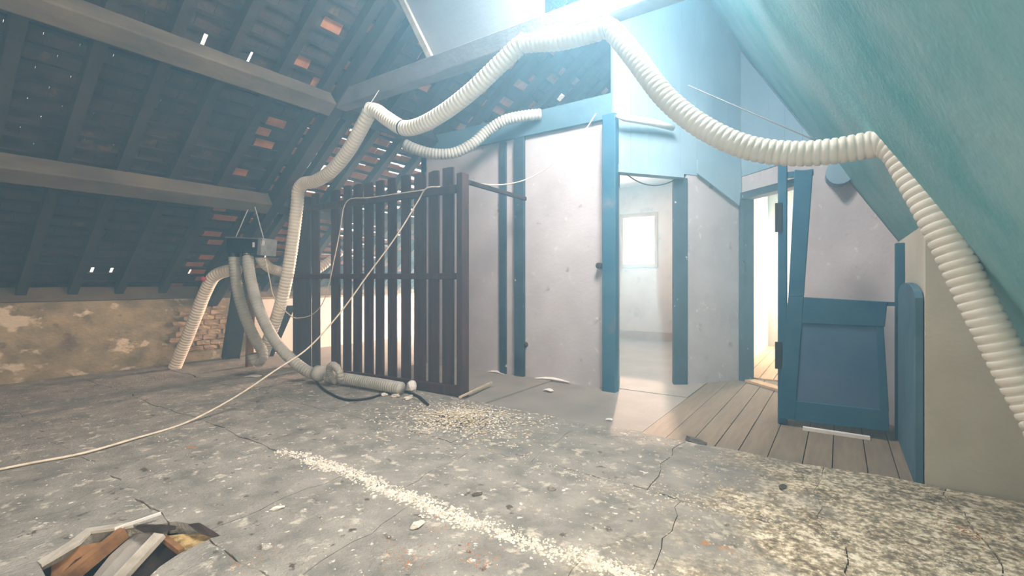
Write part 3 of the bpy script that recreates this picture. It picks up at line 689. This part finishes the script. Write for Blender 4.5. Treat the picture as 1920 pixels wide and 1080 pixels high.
hose('air_hose', 'hose from the black box passing back behind the fence', [D(486, 474, 5.42), D(490, 486, 5.45), D(502, 500, 5.55), D(522, 508, 5.75), D(548, 512, 6.1), D(590, 508, 6.4), D(614, 492, 6.5), D(640, 470, 6.6)], 0.055, M['hose'])
# ---- black distribution box
bx = thing('distribution_box', 'black box hung by wires from the lower purlin with hoses plugged in', 'box', tuple(D(468, 478, 5.4)))
a, b = D(437, 461, 5.42), D(497, 463, 5.30)
body = part(MB().bar(a, b, 0.20, 0.17), 'body', M['black'], bx, bevel=0.012)
a2, b2 = D(497, 463, 5.30), D(505, 464, 5.28)
part(MB().bar(a2, b2, 0.21, 0.19), 'end_plate', M['grey_metal'], bx, bevel=0.006)
part(MB().bar(D(436, 446, 5.42), D(504, 449, 5.28), 0.21, 0.012), 'lid', M['grey_metal'], bx)
part(MB().bar(D(469, 459, 5.24), D(478, 459, 5.22), 0.01, 0.055), 'label_plate', M['white'], body)
part(MB().bar(D(489, 456, 5.19), D(495, 456, 5.18), 0.01, 0.05), 'label_plate', M['white'], body)
for (px, py, d) in ((439, 477, 5.36), (464, 478, 5.30), (487, 478, 5.38)):
    p = D(px, py, d); part(MB().tube([p + Vector((0, 0, 0.05)), p + Vector((0, 0, -0.03))], 0.062, 16), 'spigot', M['black'], body)
for pts in ([D(440, 478, 5.34), D(442, 445, 5.34), D(467, 388, 5.38)], [D(496, 466, 5.22), D(494, 446, 5.24), D(478, 388, 5.36)]):
    part(MB().tube(pts, 0.005, 5), 'hanging_wire', M['wire'], bx)
rv = D(381, 523, 5.5); tag(MB().tube([rv + Vector((-0.03, 0, 0)), rv, rv + Vector((0.03, 0, 0))], [0.02, 0.032, 0.02], 12).build('red_cap', mat('red_plastic', (0.5, 0.07, 0.05), None, 5, 0.5, 0), smooth=True), 'small red cap on the shoulder of the fat hose', 'cap')

# ---- struts by the knee wall
st = MB().bar(at_z(432, 672, 0.0), D(463, 480, 6.2), 0.20, 0.12)
tag(st.build('leaning_strut', M['dark_wood'], bevel=0.006), 'broad black strut leaning behind the hoses at the knee wall', 'strut')
tag(MB().bar(at_z(467, 690, -0.02), D(472, 540, 5.85), 0.07, 0.07).build('short_prop', M['broken_wood'], bevel=0.006), 'brown prop standing under the black box behind the hoses', 'prop')
tag(MB().bar(at_z(505, 668, -0.02), D(545, 575, 6.5), 0.09, 0.05).build('thin_prop', M['dark_wood']), 'thin dark slat leaning behind the long cream hose foot', 'slat')

# ---- cords and cables
def cordobj(name, label, pts, r, m, cat='rope', step=0.03):
    return tag(MB().tube(spline(pts, step), r, 6).build(name, m, smooth=True), label, cat)
fy = YF - 0.07
cordobj('rope', 'long pale rope running from the fence top down across the left floor',
        [at_y(825, 350, fy), at_y(798, 354, fy), at_y(785, 375, fy), D(745, 440, 4.68), D(690, 515, 4.6), D(635, 590, 4.45), D(575, 655, 4.25), D(520, 692, 4.05), D(440, 745, 3.85), at_z(350, 792, 0.012), at_z(250, 823, 0.012), at_z(150, 851, 0.012), at_z(60, 868, 0.012), at_z(0, 880, 0.012), at_z(-200, 925, 0.012)], 0.0075, M['cord'])
cordobj('rope', 'pale cord tied along the fence top rail and hanging down its left part',
        [at_y(796, 356, fy), at_y(740, 364, fy), at_y(690, 371, fy), at_y(655, 374, fy), at_y(646, 385, fy), at_y(638, 430, fy), at_y(628, 480, fy), at_y(615, 540, fy), at_y(604, 570, fy), at_y(585, 590, fy), at_y(562, 596, fy), D(540, 588, 5.35), D(515, 560, 5.3), D(505, 520, 5.25), D(497, 482, 5.2)], 0.006, M['cord'])
cordobj('rope', 'pale cord swagging from the tie rail up to the ceiling by the first doorway',
        [at_y(871, 338, 3.50), at_y(905, 345, 3.7), at_y(945, 346, 3.9), at_y(985, 337, 4.0), at_y(1030, 312, 4.15), at_y(1070, 278, 4.3), at_y(1100, 240, 4.4), at_y(1118, 212, 4.46)], 0.006, M['cord'])
cordobj('thin_line', 'faint thin line strung below the right slope behind the swagged hose', [D(1290, 160, 4.2), D(1410, 212, 3.9), D(1540, 268, 3.6)], 0.005, M['collar'], 'wire', 0.1)
cordobj('black_cable', 'black cable snaking on the floor beside the grey-white hose', [at_z(593, 708, 0.015), at_z(597, 720, 0.012), at_z(620, 738, 0.012), at_z(655, 750, 0.012), at_z(690, 747, 0.012), at_z(725, 737, 0.012), at_z(752, 733, 0.012), at_z(780, 741, 0.012), at_z(803, 759, 0.012)], 0.011, M['cable'], 'cable')

# ---- broken hole in the floor: laths and boards
def hp_(px, py, z): return at_z(px, py, z)
def shard(name, label, cat, pts, th, m):
    """ragged flat piece from floor points (px, py, z)"""
    P = [hp_(*q) for q in pts]; n = (P[1] - P[0]).cross(P[2] - P[0]).normalized()
    if n.z < 0: n = -n
    mb = MB(); mb.prism(P, -n * th); return tag(mb.build(name, m), label, cat)
tag(MB().bar(hp_(108, 1100, -0.10), hp_(233, 998, -0.01), 0.032, 0.05).build('broken_lath', M['broken_wood']), 'long orange-brown lath slanting across the hole in the floor', 'lath')
shard('screed_shard', 'grey screed shard sunk between the two laths of the floor hole', 'shard', [(170, 1100, -0.12), (218, 1040, -0.06), (262, 1000, -0.03), (298, 1002, -0.03), (270, 1035, -0.07), (232, 1085, -0.11)], 0.03, M['screed_far'])
tag(MB().bar(hp_(215, 1095, -0.08), hp_(300, 1003, 0.012), 0.05, 0.02).build('broken_lath', M['dusty_wood']), 'dusty pale lath slanting across the right part of the floor hole', 'lath')
shard('broken_board', 'dark brown broken board under the pale lath in the floor hole', 'board', [(235, 1098, -0.10), (300, 1012, -0.03), (338, 1036, -0.03), (290, 1075, -0.08)], 0.02, M['dark_wood'])
tag(MB().bar(hp_(306, 1008, -0.012), hp_(340, 1034, -0.012), 0.022, 0.02).build('lath_offcut', M['broken_wood']), 'short light lath at the right end of the floor hole', 'lath')
shard('splintered_wood', 'yellowish splintered wood in the right tip of the floor hole', 'splinters', [(310, 1005, -0.02), (335, 1002, -0.012), (372, 1000, -0.012), (398, 1008, -0.012), (352, 1030, -0.02), (338, 1032, -0.02)], 0.015, mat('split_wood', (0.50, 0.36, 0.16), (0.22, 0.14, 0.06), 30, 0.9, 0.6, 40))
shard('bark_flake', 'dark pointed flake lifted at the right tip of the floor hole', 'flake', [(352, 983, 0.02), (372, 980, 0.03), (411, 1004, 0.004), (398, 1008, 0.002), (374, 1000, 0.01)], 0.012, M['dark_wood'])
shard('charred_stub', 'charred dark stub at the back edge of the floor hole', 'stub', [(252, 990, 0.0), (258, 985, 0.01), (290, 986, 0.01), (318, 989, 0.008), (316, 996, 0.0), (270, 999, -0.01)], 0.04, M['dark_wood'])
shard('lifted_screed', 'lifted pale rim of broken screed behind the floor hole', 'screed', [(78, 1058, 0.004), (150, 1016, 0.012), (170, 996, 0.014), (232, 988, 0.012), (250, 984, 0.012), (246, 978, 0.006), (162, 990, 0.004), (130, 1015, 0.004), (70, 1052, 0.002)], 0.012, M['dusty_wood'])
tag(MB().bar(hp_(215, 992, 0.01), hp_(302, 962, 0.03), 0.012, 0.010).build('splinter', M['white']), 'pale splinter sticking up behind the floor hole', 'splinter')
shard('brown_board', 'reddish brown board edge left of the orange-brown lath in the floor hole', 'board', [(95, 1098, -0.10), (140, 1050, -0.06), (185, 1030, -0.05), (205, 1012, -0.04), (150, 1024, -0.03), (96, 1062, -0.06)], 0.02, M['broken_wood'])

# ---- crumbs, shavings, scraps
def chips(name, label, cat, m, gen, n, smin, smax, flat=0.45, lng=1.0):
    mb = MB()
    for _ in range(n):
        x, y, z = gen(); s = random.uniform(smin, smax) ; a = random.uniform(0, 6.28); ca, sa = math.cos(a), math.sin(a)
        pts = [(-.5, -.35), (.35, -.5), (.5, .3), (-.2, .5)]
        v = []
        for (u, w) in pts:
            u *= s * lng * random.uniform(.7, 1.2); w *= s * random.uniform(.7, 1.2)
            v.append((x + u * ca - w * sa, y + u * sa + w * ca, z - 0.002 + random.uniform(0, s * 0.15)))
        v.append((x + random.uniform(-.2, .2) * s, y + random.uniform(-.2, .2) * s, z + s * flat))
        mb.add(v, [(0, 3, 2, 1), (0, 1, 4), (1, 2, 4), (2, 3, 4), (3, 0, 4)])
    return tag(mb.build(name, m), label, cat, kind='stuff')
ok = lambda x, y: not (HX0 < x < HX1 - 0.1 and HY0 < y < HY1)
def g_stripe():
    while True:
        x = random.uniform(-2.9, 0.0); y = yjoint(5, x) + random.gauss(0, 0.030)
        if random.random() < 0.35 + 0.65 * (x > -2.6): return x, y, 0
def g_joint2():
    x = random.uniform(-1.6, 1.1); return x, 2.36 + random.gauss(0, 0.05), 0
def g_right():
    while True:
        x = random.uniform(-2.4, 1.05); y = random.uniform(0.85, 3.2)
        if random.random() < max(0.03, min(1, (x + 1.2) / 1.6)) * (0.4 + 0.6 * (math.sin(x * 7) * math.sin(y * 6 + x) > 0)): return x, y, 0
def g_all():
    while True:
        x = random.uniform(-5.0, 1.0); y = random.uniform(0.5, 3.2)
        if ok(x, y): return x, y, 0
PC = at_z(868, 785)
def g_pile():
    r = abs(random.gauss(0, 0.27)); a = random.uniform(0, 6.28); x, y = PC.x + r * 1.25 * math.cos(a), PC.y + r * math.sin(a)
    return x, min(y, 3.24), 0.05 * math.exp(-(r / 0.2) ** 2) * random.random()
def g_rust():
    c = random.choice([(760, 1050), (990, 955), (480, 1045), (900, 1045), (1010, 950), (1830, 1000)]); p = at_z(*c)
    return p.x + random.gauss(0, .06), p.y + random.gauss(0, .05), 0
chips('plaster_crumbs', 'ragged stripe of white plaster crumbs running along a floor joint', 'crumbs', M['crumb'], g_stripe, 5200, 0.003, 0.019, 0.35)
chips('plaster_crumbs', 'thin trail of pale crumbs along the joint right of the white stripe', 'crumbs', M['crumb'], g_joint2, 500, 0.004, 0.014, 0.3)
chips('rubble_bits', 'pale crumbly rubble strewn over the bright right side of the floor', 'rubble', M['shaving'], g_right, 3200, 0.004, 0.016, 0.3)
chips('floor_grit', 'fine grey grit scattered over the whole dusty screed', 'grit', M['crumb'], g_all, 1200, 0.003, 0.010, 0.3)
chips('straw_shavings', 'heap of straw and shavings spilling out from the fence post', 'shavings', M['shaving'], g_pile, 2200, 0.005, 0.018, 0.25, 2.2)
chips('plaster_crumbs', 'white plaster bits mixed into the straw heap by the fence post', 'crumbs', M['white'], g_pile, 1000, 0.004, 0.017, 0.3, 1.4)
chips('orange_dust', 'orange brick dust patches on the floor near the camera', 'dust', M['rust'], g_rust, 500, 0.003, 0.010, 0.3)
def scrap(name, label, cat, px, py, z, w, l, h, rot, m, lump=0.2):
    c = at_z(px, py, z); bm = bmesh.new(); bmesh.ops.create_icosphere(bm, subdivisions=2, radius=0.5)
    for v in bm.verts:
        k = 1 + random.uniform(-lump, lump); v.co = Vector((v.co.x * w * k, v.co.y * l * k, v.co.z * h * k))
    me = bpy.data.meshes.new(name); bm.to_mesh(me); bm.free()
    o = link(name, me, m); o.location = (c.x, c.y, z + h * 0.42); o.rotation_euler = (0, 0, rot); return tag(o, label, cat)
def card(name, label, cat, px, py, z, w, l, rot, m, bend=0.01):
    c = at_z(px, py, z); v = []; n = 4
    for i in range(n + 1):
        for s in (-1, 1):
            for t in (0, 0.004): v.append((-l / 2 + l * i / n, s * w / 2, t + bend * math.sin(math.pi * i / n) * (1 + 0.4 * s)))
    f = []
    for i in range(n):
        a = i * 4; b = a + 4; f += [(a, b, b + 2, a + 2), (a + 1, a + 3, b + 3, b + 1), (a, a + 1, b + 1, b), (a + 2, b + 2, b + 3, a + 3)]
    f += [(0, 2, 3, 1), (n * 4, n * 4 + 1, n * 4 + 3, n * 4 + 2)]
    o = mesh(name, v, f, m); o.location = (c.x, c.y, z); o.rotation_euler = (0, 0, rot); return tag(o, label, cat)
scrap('crumpled_paper', 'crumpled white paper at the end of the grey-white hose', 'paper', 772, 733, 0.0, 0.11, 0.09, 0.12, 0.4, M['white'], 0.3)
card('paper_scrap', 'flat white scrap on the floor under the long pale cord', 'paper', 474, 706, 0.0, 0.08, 0.16, 0.5, M['white'])
card('paper_scrap', 'small white scrap on the floor before the first doorway', 'paper', 1142, 787, -0.03, 0.035, 0.05, 0.3, M['white'], 0.004)
card('paper_scrap', 'white scrap on the cement between fence and first doorway', 'paper', 1028, 732, -0.02, 0.05, 0.10, -0.2, M['white'])
card('plaster_strip', 'long white plaster strip along the foot of the plaster wall', 'plaster', 1035, 713, -0.02, 0.035, 0.42, math.radians(3), M['white'], 0.02)
card('plaster_strip', 'short white plaster strip at the foot of the square wall post', 'plaster', 930, 699, -0.02, 0.04, 0.26, math.radians(-4), M['white'], 0.015)
tag(MB().bar(at_z(862, 745, 0.02), at_z(922, 722, 0.0) + Vector((0, 0, 0.03)), 0.02, 0.015).build('pale_stick', M['shaving']), 'thin pale stick poking out of the straw by the fence post', 'stick')
for k, (px, py, w, l, h, lb_) in enumerate(((720, 742, .05, .07, .03, 'left one of the plaster lumps by the grey-white hose end'), (742, 745, .05, .09, .035, 'middle one of the plaster lumps by the grey-white hose end'), (765, 748, .06, .13, .03, 'right one of the plaster lumps by the grey-white hose end'),
        (1305, 831, .10, .20, .03, 'dark clod at the broken screed edge before the first doorway'), (895, 928, .03, .055, .014, 'dark stone on the floor just above the white crumb stripe'), (1035, 918, .035, .04, .025, 'grey stone on the floor between the crumb stripe and the first doorway'),
        (782, 987, .04, .07, .02, 'pale plaster lump below the white crumb stripe'), (1467, 915, .03, .07, .018, 'dark stone among the pale rubble on the right'), (520, 955, .03, .06, .015, 'pale plaster lump beside the floor hole'))):
    scrap('lump', lb_, 'lump', px, py, 0.0 if py < 800 or py > 850 else -0.02, w, l, h, random.uniform(0, 3), M['clod'] if lb_.startswith('dark') else (M['screed_far'] if lb_.startswith('grey') else M['crumb']), 0.3)

# ---- haze: dusty air filling the attic
hz = MB().box((-9, -3.2, -0.6), (2.8, 10.2, 6.0))
hv = bpy.data.materials.new('dusty_air'); hv.use_nodes = True
nt = hv.node_tree; nt.nodes.clear()
o_ = nt.nodes.new('ShaderNodeOutputMaterial'); vs = nt.nodes.new('ShaderNodeVolumeScatter')
vs.inputs['Color'].default_value = (0.36, 0.74, 1.0, 1); vs.inputs['Density'].default_value = 0.085; vs.inputs['Anisotropy'].default_value = 0.55
nt.links.new(vs.outputs[0], o_.inputs['Volume'])
tag(hz.build('haze', hv), 'bluish dusty haze hanging in the attic air', 'haze', kind='stuff')
